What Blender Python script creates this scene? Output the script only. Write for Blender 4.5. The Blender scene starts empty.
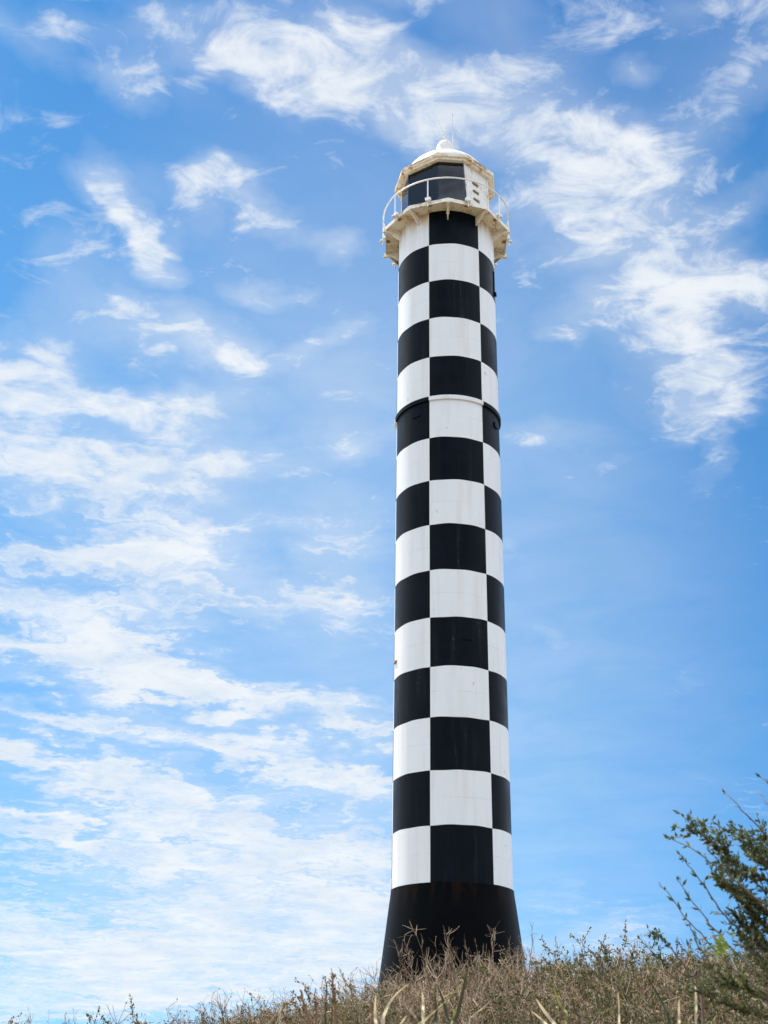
import bpy, bmesh, math, random
import numpy as np
from mathutils import Vector, Matrix

random.seed(7)
rng = np.random.default_rng(11)
C = bpy.context.scene.collection
R_ = math.radians
PI = math.pi

# ------------------------------------------------------------------ camera
EYE = 1.6
F_PX, PITCH, ROLL = 1228.4, 0.45014, -0.01571
cp, sp = math.cos(PITCH), math.sin(PITCH)
cr, sr = math.cos(ROLL), math.sin(ROLL)
RX, UP, FW = Vector((1, 0, 0)), Vector((0, -sp, cp)), Vector((0, cp, sp))
CAM_R, CAM_U = RX * cr - UP * sr, RX * sr + UP * cr

def ray(px, py):
    return (CAM_R * ((px - 384) / F_PX) + CAM_U * ((512 - py) / F_PX) + FW)

def at(px, py, dist):
    """the point seen at that pixel, dist metres in front (along +Y)"""
    d = ray(px, py)
    return Vector((0, 0, EYE)) + d * (dist / d.y)

cam = bpy.data.cameras.new('camera')
co = bpy.data.objects.new('camera', cam); C.objects.link(co)
co.matrix_world = Matrix(((CAM_R.x, CAM_U.x, -FW.x, 0), (CAM_R.y, CAM_U.y, -FW.y, 0), (CAM_R.z, CAM_U.z, -FW.z, EYE), (0, 0, 0, 1)))
cam.sensor_fit = 'VERTICAL'; cam.sensor_height = 24.0
cam.lens = 24.0 * F_PX / 1024
cam.clip_end = 20000; cam.clip_start = 0.05
cam.dof.use_dof = True; cam.dof.focus_distance = 24.0; cam.dof.aperture_fstop = 5.6
sc = bpy.context.scene
sc.camera = co

# ------------------------------------------------------------------ materials
def mat(name):
    m = bpy.data.materials.new(name); m.use_nodes = True
    nt = m.node_tree; nt.nodes.clear()
    return m, nt
def N(nt, t, **kw):
    n = nt.nodes.new(t)
    for k, v in kw.items():
        if k.startswith('i_'):
            key = k[2:]
            key = int(key) if key.isdigit() else key.replace('_', ' ')
            n.inputs[key].default_value = v
        else: setattr(n, k, v)
    return n
def L(nt, a, b): nt.links.new(a, b)
def math_(nt, op, a, b=None, c=None, clamp=False):
    n = nt.nodes.new('ShaderNodeMath'); n.operation = op; n.use_clamp = clamp
    for i, v in enumerate((a, b, c)):
        if v is None: continue
        if isinstance(v, (int, float)): n.inputs[i].default_value = v
        else: nt.links.new(v, n.inputs[i])
    return n.outputs[0]
def maprange(nt, v, a, b, c=0.0, d=1.0, mode='SMOOTHSTEP'):
    n = nt.nodes.new('ShaderNodeMapRange'); n.interpolation_type = mode
    nt.links.new(v, n.inputs['Value'])
    for k, x in (('From Min', a), ('From Max', b), ('To Min', c), ('To Max', d)):
        if isinstance(x, (int, float)): n.inputs[k].default_value = x
        else: nt.links.new(x, n.inputs[k])
    return n.outputs[0]
def mix(nt, f, a, b):
    n = nt.nodes.new('ShaderNodeMix'); n.data_type = 'RGBA'
    if isinstance(f, (int, float)): n.inputs[0].default_value = f
    else: nt.links.new(f, n.inputs[0])
    for i, v in ((6, a), (7, b)):
        if isinstance(v, tuple): n.inputs[i].default_value = (*v, 1) if len(v) == 3 else v
        else: nt.links.new(v, n.inputs[i])
    return n.outputs[2]
def noise(nt, vec, scale, detail=4, rough=.55, dist=0.0):
    n = N(nt, 'ShaderNodeTexNoise'); n.inputs['Scale'].default_value = scale
    n.inputs['Detail'].default_value = detail; n.inputs['Roughness'].default_value = rough
    n.inputs['Distortion'].default_value = dist
    nt.links.new(vec, n.inputs['Vector']); return n
def mapping(nt, vec, scale=(1, 1, 1), loc=(0, 0, 0), rot=(0, 0, 0), typ='POINT'):
    n = N(nt, 'ShaderNodeMapping'); n.vector_type = typ
    n.inputs['Scale'].default_value = scale; n.inputs['Location'].default_value = loc; n.inputs['Rotation'].default_value = rot
    nt.links.new(vec, n.inputs['Vector']); return n.outputs[0]
def finish(nt, col, rough=.5, spec=.5, bump=None, bstr=.1, bdist=.01):
    b = N(nt, 'ShaderNodeBsdfPrincipled')
    if isinstance(col, tuple): b.inputs['Base Color'].default_value = (*col, 1)
    else: L(nt, col, b.inputs['Base Color'])
    if isinstance(rough, (int, float)): b.inputs['Roughness'].default_value = rough
    else: L(nt, rough, b.inputs['Roughness'])
    b.inputs['Specular IOR Level'].default_value = spec
    if bump is not None:
        bn = N(nt, 'ShaderNodeBump'); bn.inputs['Strength'].default_value = bstr; bn.inputs['Distance'].default_value = bdist
        L(nt, bump, bn.inputs['Height']); L(nt, bn.outputs[0], b.inputs['Normal'])
    o = N(nt, 'ShaderNodeOutputMaterial'); L(nt, b.outputs[0], o.inputs[0])
    return b

# --- tower constants (metres; z above the path the camera stands on)
BAND = 1.35
TX, TY, TR = 1.851, 31.692, 1.516
H0 = 4.822 + EYE                     # foot of the lowest white band
HTOP = H0 + 15 * BAND - .09                # underside of the gallery
ZB = H0 - 3.1                        # foot of the skirt
HFL = H0 + 10 * BAND                 # flange

def tower_paint(name, base, dark):
    m, nt = mat(name)
    tc = N(nt, 'ShaderNodeTexCoord').outputs['Object']
    sep = N(nt, 'ShaderNodeSeparateXYZ'); L(nt, tc, sep.inputs[0])
    z = sep.outputs[2]
    streak = noise(nt, mapping(nt, tc, (5, 5, .35)), 1.0, 5, .6).outputs[0]
    blotch = noise(nt, tc, 1.3, 5, .6).outputs[0]
    fine = noise(nt, tc, 9.0, 5, .65).outputs[0]
    # wear under the gallery, under the flange: height masks times streaks
    under = maprange(nt, z, HTOP - ZB - .75, HTOP - ZB - .02)
    st = math_(nt, 'MULTIPLY', under, maprange(nt, streak, .44, .6))
    if dark:
        c = mix(nt, maprange(nt, blotch, .35, .7), base, tuple(x * 1.5 + .002 for x in base))
        scuff = math_(nt, 'MULTIPLY', maprange(nt, streak, .6, .74), maprange(nt, fine, .5, .68))
        c = mix(nt, math_(nt, 'MULTIPLY', scuff, .5), c, (.10, .085, .07))
        c = mix(nt, math_(nt, 'MULTIPLY', maprange(nt, streak, .5, .75), .22), c, (.03, .035, .04))
        rough = maprange(nt, blotch, .3, .7, .3, .45)
    else:
        c = mix(nt, math_(nt, 'MULTIPLY', maprange(nt, streak, .42, .72), .4), base, (.62, .60, .55))
        c = mix(nt, math_(nt, 'MULTIPLY', maprange(nt, blotch, .5, .75), .18), c, (.70, .69, .66))
        speck = math_(nt, 'MULTIPLY', maprange(nt, noise(nt, tc, 3.1, 3, .5).outputs[0], .69, .73), maprange(nt, fine, .5, .6))
        c = mix(nt, math_(nt, 'MULTIPLY', speck, .6), c, (.42, .30, .16))
        c = mix(nt, math_(nt, 'MULTIPLY', st, .75), c, (.56, .36, .17))
        rough = .42
    # plate joints every band: a hair of relief
    frac = math_(nt, 'FRACT', math_(nt, 'DIVIDE', math_(nt, 'SUBTRACT', z, H0 - ZB), BAND / 2))
    joint = math_(nt, 'LESS_THAN', frac, .014)
    if not dark: c = mix(nt, math_(nt, 'MULTIPLY', joint, math_(nt, 'MULTIPLY', maprange(nt, blotch, .35, .6), .5)), c, (.50, .46, .40))
    bump = math_(nt, 'ADD', math_(nt, 'MULTIPLY', blotch, 1.0), math_(nt, 'MULTIPLY', joint, .25))
    finish(nt, c, rough, .07 if dark else .4, bump, .12, .02)
    return m
M_WHITE = tower_paint('white tower paint', (.80, .80, .79), False)
M_BLACK = tower_paint('black tower paint', (.0004, .0024, .0054), True)

def skirt_mat():
    m, nt = mat('black skirt paint')
    tc = N(nt, 'ShaderNodeTexCoord').outputs['Object']
    sep = N(nt, 'ShaderNodeSeparateXYZ'); L(nt, tc, sep.inputs[0])
    streak = noise(nt, mapping(nt, tc, (4, 4, .5)), 1.0, 5, .6).outputs[0]
    blotch = noise(nt, tc, 1.6, 5, .6).outputs[0]
    top = maprange(nt, sep.outputs[2], H0 - ZB - .7, H0 - ZB - .05)
    st = math_(nt, 'MULTIPLY', top, maprange(nt, streak, .47, .62))
    c = mix(nt, maprange(nt, blotch, .35, .7), (.0006, .0009, .0012), (.0016, .002, .0024))
    c = mix(nt, math_(nt, 'MULTIPLY', st, .28), c, (.035, .016, .008))
    finish(nt, c, .45, .04, blotch, .15, .03)
    return m
M_SKIRT = skirt_mat()

def cream_mat(name, base, rust_lo, rust_hi, amount=.8, scale=2.2):
    m, nt = mat(name)
    tc = N(nt, 'ShaderNodeTexCoord').outputs['Object']
    a = noise(nt, tc, scale, 6, .65).outputs[0]
    b = noise(nt, tc, scale * 5, 5, .65).outputs[0]
    c = mix(nt, maprange(nt, b, .35, .7), base, (base[0] * .92, base[1] * .87, base[2] * .76))
    r = math_(nt, 'MULTIPLY', maprange(nt, a, rust_lo, rust_hi), maprange(nt, b, .36, .6))
    c = mix(nt, math_(nt, 'MULTIPLY', r, amount), c, (.50, .28, .09))
    r2 = math_(nt, 'MULTIPLY', r, maprange(nt, b, .56, .66))
    c = mix(nt, math_(nt, 'MULTIPLY', r2, .7), c, (.20, .085, .03))
    finish(nt, c, .55, .4, b, .25, .01)
    return m
M_DECK = cream_mat('weathered cream steel', (.90, .86, .78), .46, .64, .9)
M_EAVE = cream_mat('rust edged cream steel', (.90, .84, .75), .45, .64, .9, 1.6)
M_RAIL = cream_mat('white rail paint', (.86, .87, .88), .60, .74, .6)
M_DOME = cream_mat('white dome paint', (.80, .79, .77), .66, .8, .35)
M_PANEL = cream_mat('white lantern paint', (.84, .83, .81), .50, .70, .6)
def flat_mat(name, col, rough=.5, spec=.5, var=.25, scale=6):
    m, nt = mat(name)
    tc = N(nt, 'ShaderNodeTexCoord').outputs['Object']
    a = noise(nt, tc, scale, 5, .6).outputs[0]
    c = mix(nt, a, tuple(x * (1 - var) for x in col), tuple(min(1, x * (1 + var)) for x in col))
    finish(nt, c, rough, spec, a, .1, .01)
    return m
M_RUST = flat_mat('rust', (.42, .22, .08), .85, .2, .5, 14)
M_DARK = flat_mat('dark interior', (.026, .055, .095), .6, .3)
M_SLOT = flat_mat('ochre vent recess', (.22, .16, .07), .8, .2)
M_METAL = flat_mat('galvanised rod', (.62, .63, .64), .4, .6)
M_LENS, nt = mat('lens glass')
finish(nt, (.10, .14, .16), .08, .8)
M_GLASS, nt = mat('tinted pane')
fr = N(nt, 'ShaderNodeFresnel'); fr.inputs[0].default_value = 1.62
tr = N(nt, 'ShaderNodeBsdfTransparent'); tr.inputs[0].default_value = (.42, .62, .78, 1)
gl = N(nt, 'ShaderNodeBsdfGlossy'); gl.inputs['Roughness'].default_value = .02
ms = N(nt, 'ShaderNodeMixShader'); L(nt, fr.outputs[0], ms.inputs[0]); L(nt, tr.outputs[0], ms.inputs[1]); L(nt, gl.outputs[0], ms.inputs[2])
o = N(nt, 'ShaderNodeOutputMaterial'); L(nt, ms.outputs[0], o.inputs[0])

# ------------------------------------------------------------------ object helpers
def link_mesh(name, verts, faces, mats, parent=None, midx=None, smooth=False, loc=None):
    me = bpy.data.meshes.new(name)
    me.from_pydata([tuple(v) for v in verts], [], faces)
    for m in (mats if isinstance(mats, (list, tuple)) else [mats]): me.materials.append(m)
    if midx is not None: me.polygons.foreach_set('material_index', midx)
    if smooth is True: me.polygons.foreach_set('use_smooth', [True] * len(me.polygons))
    elif smooth: me.polygons.foreach_set('use_smooth', smooth)
    me.update()
    o = bpy.data.objects.new(name, me); C.objects.link(o)
    if parent: o.parent = parent
    if loc: o.location = loc
    return o
def from_bm(name, bm, mats, parent=None, smooth=False, recalc=True):
    if recalc: bmesh.ops.recalc_face_normals(bm, faces=bm.faces[:])
    me = bpy.data.meshes.new(name); bm.to_mesh(me); bm.free()
    for m in (mats if isinstance(mats, (list, tuple)) else [mats]): me.materials.append(m)
    if smooth: me.polygons.foreach_set('use_smooth', [True] * len(me.polygons)); me.update()
    o = bpy.data.objects.new(name, me); C.objects.link(o)
    if parent: o.parent = parent
    return o
def tag(o, label=None, cat=None, group=None, kind=None):
    if label: o['label'] = label
    if cat: o['category'] = cat
    if group: o['group'] = group
    if kind: o['kind'] = kind
    return o
def empty(name, loc):
    o = bpy.data.objects.new(name, None); C.objects.link(o); o.location = loc; o.empty_display_size = .3
    return o
def pol(a, r, z):      # azimuth a (0 = towards the camera, + = right), radius, height
    return (r * math.sin(a), -r * math.cos(a), z)
def lathe(bm, prof, n=64, a0=0.0, a1=2 * PI):
    closed = abs(a1 - a0 - 2 * PI) < 1e-6
    cols = n if closed else n + 1
    vs = [[bm.verts.new(pol(a0 + (a1 - a0) * i / n, r, z)) for r, z in prof] for i in range(cols)]
    for i in range(n):
        j = (i + 1) % cols
        for k in range(len(prof) - 1):
            try: bm.faces.new((vs[i][k], vs[j][k], vs[j][k + 1], vs[i][k + 1]))
            except ValueError: pass
def tube(bm, pts, r0, r1=None, n=8, caps=True):
    r1 = r0 if r1 is None else r1
    pts = [Vector(p) for p in pts]; rings = []
    for i, p in enumerate(pts):
        t = (pts[min(i + 1, len(pts) - 1)] - pts[max(i - 1, 0)]).normalized()
        u = t.cross(Vector((0, 0, 1)) if abs(t.z) < .9 else Vector((1, 0, 0))).normalized(); w = t.cross(u)
        r = r0 + (r1 - r0) * i / max(1, len(pts) - 1)
        rings.append([bm.verts.new(p + (u * math.cos(2 * PI * k / n) + w * math.sin(2 * PI * k / n)) * r) for k in range(n)])
    for a, b in zip(rings, rings[1:]):
        for k in range(n): bm.faces.new((a[k], a[(k + 1) % n], b[(k + 1) % n], b[k]))
    if caps:
        bm.faces.new(rings[0][::-1]); bm.faces.new(rings[-1])
def obox(bm, c, ax, ay, az):   # oriented box: centre, three half-axis vectors
    c, ax, ay, az = Vector(c), Vector(ax), Vector(ay), Vector(az)
    v = [bm.verts.new(c + ax * i + ay * j + az * k) for i in (-1, 1) for j in (-1, 1) for k in (-1, 1)]
    for f in ((0, 1, 3, 2), (4, 6, 7, 5), (0, 4, 5, 1), (2, 3, 7, 6), (0, 2, 6, 4), (1, 5, 7, 3)):
        bm.faces.new([v[i] for i in f])
def radial_box(bm, a, r, z, hw, hd, hh):     # box on the tower's surface: half width, half depth, half height
    obox(bm, pol(a, r, z), Vector((math.cos(a), math.sin(a), 0)) * hw, Vector((math.sin(a), -math.cos(a), 0)) * hd, Vector((0, 0, hh)))

# ------------------------------------------------------------------ lighthouse
LH = empty('lighthouse', (TX, TY, ZB))
tag(LH, 'tall round lighthouse in black and white checks with a white lantern and gallery on top', 'lighthouse')
def zl(z): return z - ZB      # world height to local

SEAMS = [R_(-23.31), R_(37.74), R_(97.2), R_(156.9), R_(216.7), R_(276.7), R_(360 - 23.31)]
SUB = 20
angs = []
for i in range(6): angs += [SEAMS[i] + (SEAMS[i + 1] - SEAMS[i]) * k / SUB for k in range(SUB)]
NA = len(angs)
def checker(name, rows, parent, r_of):
    """rows: list of (z_low, z_high, row index); white where column + row is odd"""
    verts, faces, mi = [], [], []
    for z0, z1, ri in rows:
        b = len(verts)
        for z in (z0, z1):
            for q, a in enumerate(angs):
                wz = .007 * math.sin(a * 5 + z * 3.1) + .005 * math.sin(a * 13 + z * 7.7) if 1 < z < zl(HTOP) - .2 and abs(z - zl(HFL)) > .1 else 0
                wa = R_(.22) * math.sin(ri * 5.3 + q // SUB * 2.1)
                verts.append(pol(a + wa, r_of(z), z + wz))
        for i in range(NA):
            j = (i + 1) % NA
            faces.append((b + i, b + j, b + NA + j, b + NA + i)); mi.append((i // SUB + ri) % 2)
    return verts, faces, mi
rows = []
for k in range(15):
    nsub = 1
    rows.append((zl(H0 + k * BAND), zl(min(H0 + (k + 1) * BAND, HTOP + .02)), k + 1))
v, f, mi = checker('shaft', rows, LH, lambda z: TR)
# row 0 (lowest): middle cell black, sides white
link_mesh('tower_shaft', v, f, [M_WHITE, M_BLACK], LH, mi, True)
# flange: a proud ring coloured like the row below it
verts, faces, mi = [], [], []
prof = [(TR + .004, zl(HFL) - .145), (TR + .055, zl(HFL) - .13), (TR + .058, zl(HFL) - .012), (TR + .045, zl(HFL)), (TR - .01, zl(HFL) + .004)]
for a in angs:
    for r, z in prof: verts.append(pol(a, r, z))
P = len(prof)
for i in range(NA):
    j = (i + 1) % NA
    for k in range(P - 1):
        faces.append((i * P + k, j * P + k, j * P + k + 1, i * P + k + 1)); mi.append((i // SUB + 10) % 2)
link_mesh('flange_ring', verts, faces, [M_WHITE, M_BLACK], LH, mi)
# skirt
bm = bmesh.new()
lathe(bm, [(1.93, 0), (1.855, .6), (1.755, 1.35), (1.665, 2.05), (1.59, 2.65), (1.545, 2.98), (1.535, 3.08), (1.535, 3.1), (1.50, 3.103)], 96)
from_bm('base_skirt', bm, M_SKIRT, LH, True)
# small hatches and fittings on the shaft
def hatch(name, deg, z, hw, hh, hd, m):
    bm = bmesh.new(); a = R_(deg)
    radial_box(bm, a, TR + hd * .3, zl(z), hw, hd, hh)
    bmesh.ops.bevel(bm, geom=bm.edges[:], offset=.012, segments=1, affect='EDGES')
    return from_bm(name, bm, m, LH)
hatch('window_hatch', 62, H0 + 9.62 * BAND, .10, .09, .03, M_BLACK)
hatch('window_hatch', -40, H0 + 9.62 * BAND, .13, .045, .02, M_BLACK)
hatch('window_hatch', 14, H0 + 4.55 * BAND, .13, .03, .015, M_BLACK)
h = hatch('wall_lug', -76, H0 + 4.34 * BAND, .10, .035, .03, M_RUST)
bm = bmesh.new()
radial_box(bm, R_(72), TR + .01, zl(H0 + 13.5 * BAND), .02, .02, .42); radial_box(bm, R_(74), TR + .03, zl(H0 + 13.2 * BAND), .06, .035, .05)
from_bm('conduit_box', bm, M_BLACK, LH)
bm = bmesh.new()
radial_box(bm, R_(-84), TR + .015, zl(H0 + .14), .03, .02, .13)
from_bm('conduit_box', bm, M_WHITE, LH)

# gallery
DR, DT = 2.04, .07
JOINT = [R_(-1 + 36 * k) for k in range(10)]
zd = zl(HTOP)
bm = bmesh.new()
ring = lambda r, z: [bm.verts.new(pol(a, r, z)) for a in JOINT]
loops = [ring(TR - .05, zd), ring(DR, zd), ring(DR, zd + DT), ring(DR - .05, zd + DT), ring(TR - .3, zd + DT)]
for a, b in zip(loops, loops[1:]):
    for i in range(10): bm.faces.new((a[i], a[(i + 1) % 10], b[(i + 1) % 10], b[i]))
# downturned lip round the rim
for i in range(10):
    p, q = Vector(pol(JOINT[i], DR - .012, zd - .03)), Vector(pol(JOINT[(i + 1) % 10], DR - .012, zd - .03))
    d = (q - p) * .5; n_ = Vector((d.y, -d.x, 0)).normalized()
    obox(bm, (p + q) / 2, d * .985, n_ * .012, Vector((0, 0, .031)))
deck = from_bm('gallery_deck', bm, M_DECK, LH)
for k in range(10):
    a = JOINT[k]; bm = bmesh.new()
    t = Vector((math.cos(a), math.sin(a), 0)) * .018
    prof = [(TR - .02, zd - .003), (DR + .05, zd - .003), (DR + .05, zd - .11), (DR - .12, zd - .13), (TR + .10, zd - .33), (TR - .02, zd - .36)]
    s0 = [bm.verts.new(Vector(pol(a, r, z)) + t) for r, z in prof]; s1 = [bm.verts.new(Vector(pol(a, r, z)) - t) for r, z in prof]
    bm.faces.new(s0); bm.faces.new(s1[::-1])
    for i in range(6): bm.faces.new((s0[i], s0[(i + 1) % 6], s1[(i + 1) % 6], s1[i]))
    radial_box(bm, a, DR - .22, zd - .145, .05, .28, .012)          # bottom flange of the bracket
    from_bm('bracket', bm, M_DECK, LH)
# railing
RR, RH = 2.02, .80
rail = None
bm = bmesh.new()
pts = [pol(2 * PI * i / 72, RR, zd + DT + RH) for i in range(72)]
bmr = bm
rings = []
for i in range(72):
    a = 2 * PI * i / 72; e = Vector((math.sin(a), -math.cos(a), 0)); c = Vector(pts[i])
    rings.append([bm.verts.new(c + (e * math.cos(q) + Vector((0, 0, 1)) * math.sin(q)) * .024) for q in [PI / 4 * k for k in range(8)]])
for i in range(72):
    A, B = rings[i], rings[(i + 1) % 72]
    for k in range(8): bm.faces.new((A[k], A[(k + 1) % 8], B[(k + 1) % 8], B[k]))
rail = from_bm('railing', bm, M_RAIL, LH, True)
for k in range(10):
    a = JOINT[k] + R_(18); bm = bmesh.new()
    tube(bm, [pol(a, RR, zd - .18), pol(a, RR, zd + DT + RH - .02)], .021, n=10)
    from_bm('post', bm, M_RAIL, rail)
    bm = bmesh.new()
    radial_box(bm, a, RR - .03, zd + DT + .05, .085, .05, .05); radial_box(bm, a, RR + .035, zd + .02, .05, .055, .035)
    tube(bm, [pol(a, RR + .05, zd - .02), pol(a, RR + .13, zd - .02)], .018, n=8)
    bmesh.ops.bevel(bm, geom=bm.edges[:], offset=.008, segments=1, affect='EDGES')
    from_bm('post_foot', bm, M_RAIL, rail)
    bm = bmesh.new()                                                # rusted bolt plate under the post
    radial_box(bm, a, RR - .17, zd - .012, .06, .055, .010); radial_box(bm, a, RR - .17, zd - .035, .03, .03, .016)
    from_bm('bolt_plate', bm, M_RUST, rail)

# lantern room
EA = [R_(x) for x in (-138, -95, -59, -12, 21, 65, 101, 140, 181)]
NE = len(EA)
LR, ZF = 1.45, zd + DT           # wall radius, floor
ZE = zd + 2.06                   # underside of the eave
SILL = ZF + .32
def wall_strip(bm, a0, a1, z0, z1, r=LR, th=.04):
    t0, t1 = Vector(pol(a0, 1, 0)), Vector(pol(a1, 1, 0))
    p = [Vector(pol(a0, r, z0)), Vector(pol(a1, r, z0)), Vector(pol(a1, r, z1)), Vector(pol(a0, r, z1))]
    q = [p[0] - t0 * th, p[1] - t1 * th, p[2] - t1 * th, p[3] - t0 * th]
    P_, Q = [bm.verts.new(x) for x in p], [bm.verts.new(x) for x in q]
    bm.faces.new(P_); bm.faces.new(Q[::-1])
    for i in range(4): bm.faces.new((P_[i], P_[(i + 1) % 4], Q[(i + 1) % 4], Q[i]))
def quad_panel(bm, pts, th=.05):
    """pts: (angle, z) corners on the straight wall between two wall corners"""
    P_ = [bm.verts.new(x) for x, y in pts]; Q = [bm.verts.new(x - y * th) for x, y in pts]
    bm.faces.new(P_); bm.faces.new(Q[::-1])
    n = len(pts)
    for i in range(n): bm.faces.new((P_[i], P_[(i + 1) % n], Q[(i + 1) % n], Q[i]))
bm = bmesh.new()
for i in range(NE): wall_strip(bm, EA[i], EA[(i + 1) % NE], ZF - .01, SILL)
from_bm('lantern_base', bm, M_PANEL, LH)
# blank panels on the right and behind, with a leaning left edge on the first
A_, B_ = Vector(pol(EA[4], LR, 0)), Vector(pol(EA[5], LR, 0))
def on_wall(t, z, off=0.0):
    d = (B_ - A_); n = Vector((d.y, -d.x, 0)).normalized()
    p = A_ + d * t + n * off; p.z = z
    return p, n
bm = bmesh.new()
quad_panel(bm, [on_wall(.13, SILL + .002), on_wall(1, SILL + .002), on_wall(1, ZE - .002), on_wall(0, ZE - .002)])
wp = from_bm('wall_panel', bm, M_PANEL, LH)
for i in (5, 6, 7, 8):
    bm = bmesh.new(); wall_strip(bm, EA[i], EA[(i + 1) % NE], SILL + .002, ZE - .002)
    from_bm('wall_panel', bm, M_PANEL, LH)
d_ = (B_ - A_).normalized()
for k, zz in enumerate((1.39, 1.09, .78, .50)):
    bm = bmesh.new(); p, n = on_wall(.46 + .02 * k, ZF + zz, .006)
    s = 1.0 if k < 3 else .55
    obox(bm, p, d_ * .13 * s, n * .008, Vector((0, 0, .035 * s)))
    vs = from_bm('vent_slot', bm, M_SLOT, wp)
    bm = bmesh.new()
    obox(bm, p + Vector((0, 0, .042 * s)) + n * .02, d_ * .14 * s, n * .024, Vector((0, 0, .007)))
    from_bm('hood', bm, M_PANEL, vs)
# dark lining behind the blank panels
for i in (5, 6, 7, 8):
    bm = bmesh.new(); wall_strip(bm, EA[i] + R_(1), EA[(i + 1) % NE] - R_(1), SILL + .004, ZE - .004, LR - .05, .01)
    from_bm('lining', bm, M_DARK, LH)
for i in (5, 6, 7, 8):                                                # flat bars over the plate joints
    bm = bmesh.new(); radial_box(bm, EA[i], LR + .006, (SILL + ZE) / 2, .035, .012, (ZE - SILL) / 2 - .01)
    from_bm('joint_bar', bm, M_PANEL, LH)
# glazing
for i in (0, 1, 2, 3):
    a0, a1 = EA[i], EA[(i + 1) % NE]
    bm = bmesh.new()
    p = [Vector(pol(a0, LR - .02, SILL + .002)), Vector(pol(a1, LR - .02, SILL + .002)), Vector(pol(a1, LR - .02, ZE - .002)), Vector(pol(a0, LR - .02, ZE - .002))]
    bm.faces.new([bm.verts.new(x) for x in p])
    from_bm('glass_pane', bm, M_GLASS, LH, False, False)
bm = bmesh.new()                                                     # the wedge beside the leaning panel edge
p0, _ = on_wall(0, SILL + .002, -.025); p1, _ = on_wall(.13, SILL + .002, -.025); p2, _ = on_wall(0, ZE - .002, -.025)
bm.faces.new([bm.verts.new(x) for x in (p0, p1, p2)])
from_bm('glass_pane', bm, M_GLASS, LH, False, False)
for i in (0, 1, 2):
    bm = bmesh.new(); a = EA[i]
    tube(bm, [pol(a, LR - .015, SILL), pol(a, LR - .015, ZE)], .02, n=6)
    from_bm('mullion', bm, M_DARK if i == 2 else M_PANEL, LH)
# lantern floor, lens on its pedestal
bm = bmesh.new(); lathe(bm, [(.001, ZF + .004), (1.38, ZF + .004)], 24)
from_bm('lantern_floor', bm, M_DARK, LH)
bm = bmesh.new(); lathe(bm, [(.001, ZF + .005), (.34, ZF + .005), (.30, ZF + .1), (.22, ZF + .15), (.22, ZF + .8), (.36, ZF + .86), (.36, ZF + .92), (.001, ZF + .93)], 24)
ped = from_bm('lamp_pedestal', bm, M_DARK, LH, False)
bm = bmesh.new(); lathe(bm, [(.001, ZF + .935), (.30, ZF + .94), (.34, ZF + 1.05), (.38, ZF + 1.25), (.38, ZF + 1.4), (.34, ZF + 1.55), (.24, ZF + 1.65), (.001, ZF + 1.68)], 24)
from_bm('lamp_lens', bm, M_LENS, ped, True)
# eave (a polygonal box gutter) with a dark ceiling inside
bm = bmesh.new()
def eloop(r, z): return [bm.verts.new(pol(a, r, z)) for a in EA]
ER = 1.675
lp = [eloop(LR - .06, ZE), eloop(ER - .10, ZE - .015), eloop(ER - .085, ZE + .04), eloop(ER - .01, ZE + .05), eloop(ER, ZE + .16), eloop(ER - .04, ZE + .17), eloop(ER - .10, ZE + .15), eloop(ER - .4, ZE + .15)]
for a, b in zip(lp, lp[1:]):
    for i in range(NE): bm.faces.new((a[i], a[(i + 1) % NE], b[(i + 1) % NE], b[i]))
ev = from_bm('eave', bm, M_EAVE, LH)
bm = bmesh.new()
c0 = bm.verts.new((0, 0, ZE + .25)); rim = [bm.verts.new(pol(a, LR - .05, ZE + .004)) for a in EA]
for i in range(NE): bm.faces.new((c0, rim[i], rim[(i + 1) % NE]))
from_bm('lantern_ceiling', bm, M_DARK, LH)
bm = bmesh.new()
ZR = ZE + .13
lathe(bm, [(1.60, ZR - .02)] + [(1.40 * math.cos(R_(t)), ZR + .03 + 1.02 * math.sin(R_(t))) for t in (0, 8, 16, 24, 32, 40, 48, 56, 63, 70, 76, 81)], 72)
dome = from_bm('dome_roof', bm, M_DOME, LH, True)
bm = bmesh.new()
zv = ZR + 1.0
lathe(bm, [(.34, zv), (.345, zv + .03), (.295, zv + .05), (.295, zv + .62), (.285, zv + .70), (.255, zv + .79), (.20, zv + .87), (.12, zv + .925), (.001, zv + .945)], 40)
vent = from_bm('ventilator', bm, M_DOME, LH, True)
bm = bmesh.new()
b0 = Vector((.04, -.03, zv + .9))
tube(bm, [b0, b0 + Vector((-.04, -.04, .22)), b0 + Vector((-.16, -.12, .52)), b0 + Vector((-.27, -.16, .80))], .022, .008, 6)
tube(bm, [b0 + Vector((-.12, -.08, .30)), b0 + Vector((-.02, -.05, .72))], .010, .005, 5)
tube(bm, [b0 + Vector((-.20, -.09, .58)), b0 + Vector((-.10, -.13, .86))], .008, .004, 5)
tube(bm, [b0 + Vector((-.07, -.05, .22)), b0 + Vector((-.11, -.08, .34)), b0 + Vector((-.13, -.1, .44))], .05, .03, 8)
from_bm('wind_vane', bm, M_DOME, LH)
bm = bmesh.new()
tube(bm, [(.27, -.06, zv - .02), (.262, -.06, zv + 1.25)], .026, .022, 8); tube(bm, [(.262, -.06, zv + 1.24), (.255, -.06, zv + 2.1)], .014, .009, 6)
tube(bm, [(.255, -.06, zv + 2.06), (.255, -.06, zv + 2.17)], .022, .018, 6)
from_bm('aerial', bm, M_METAL, LH)

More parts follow.
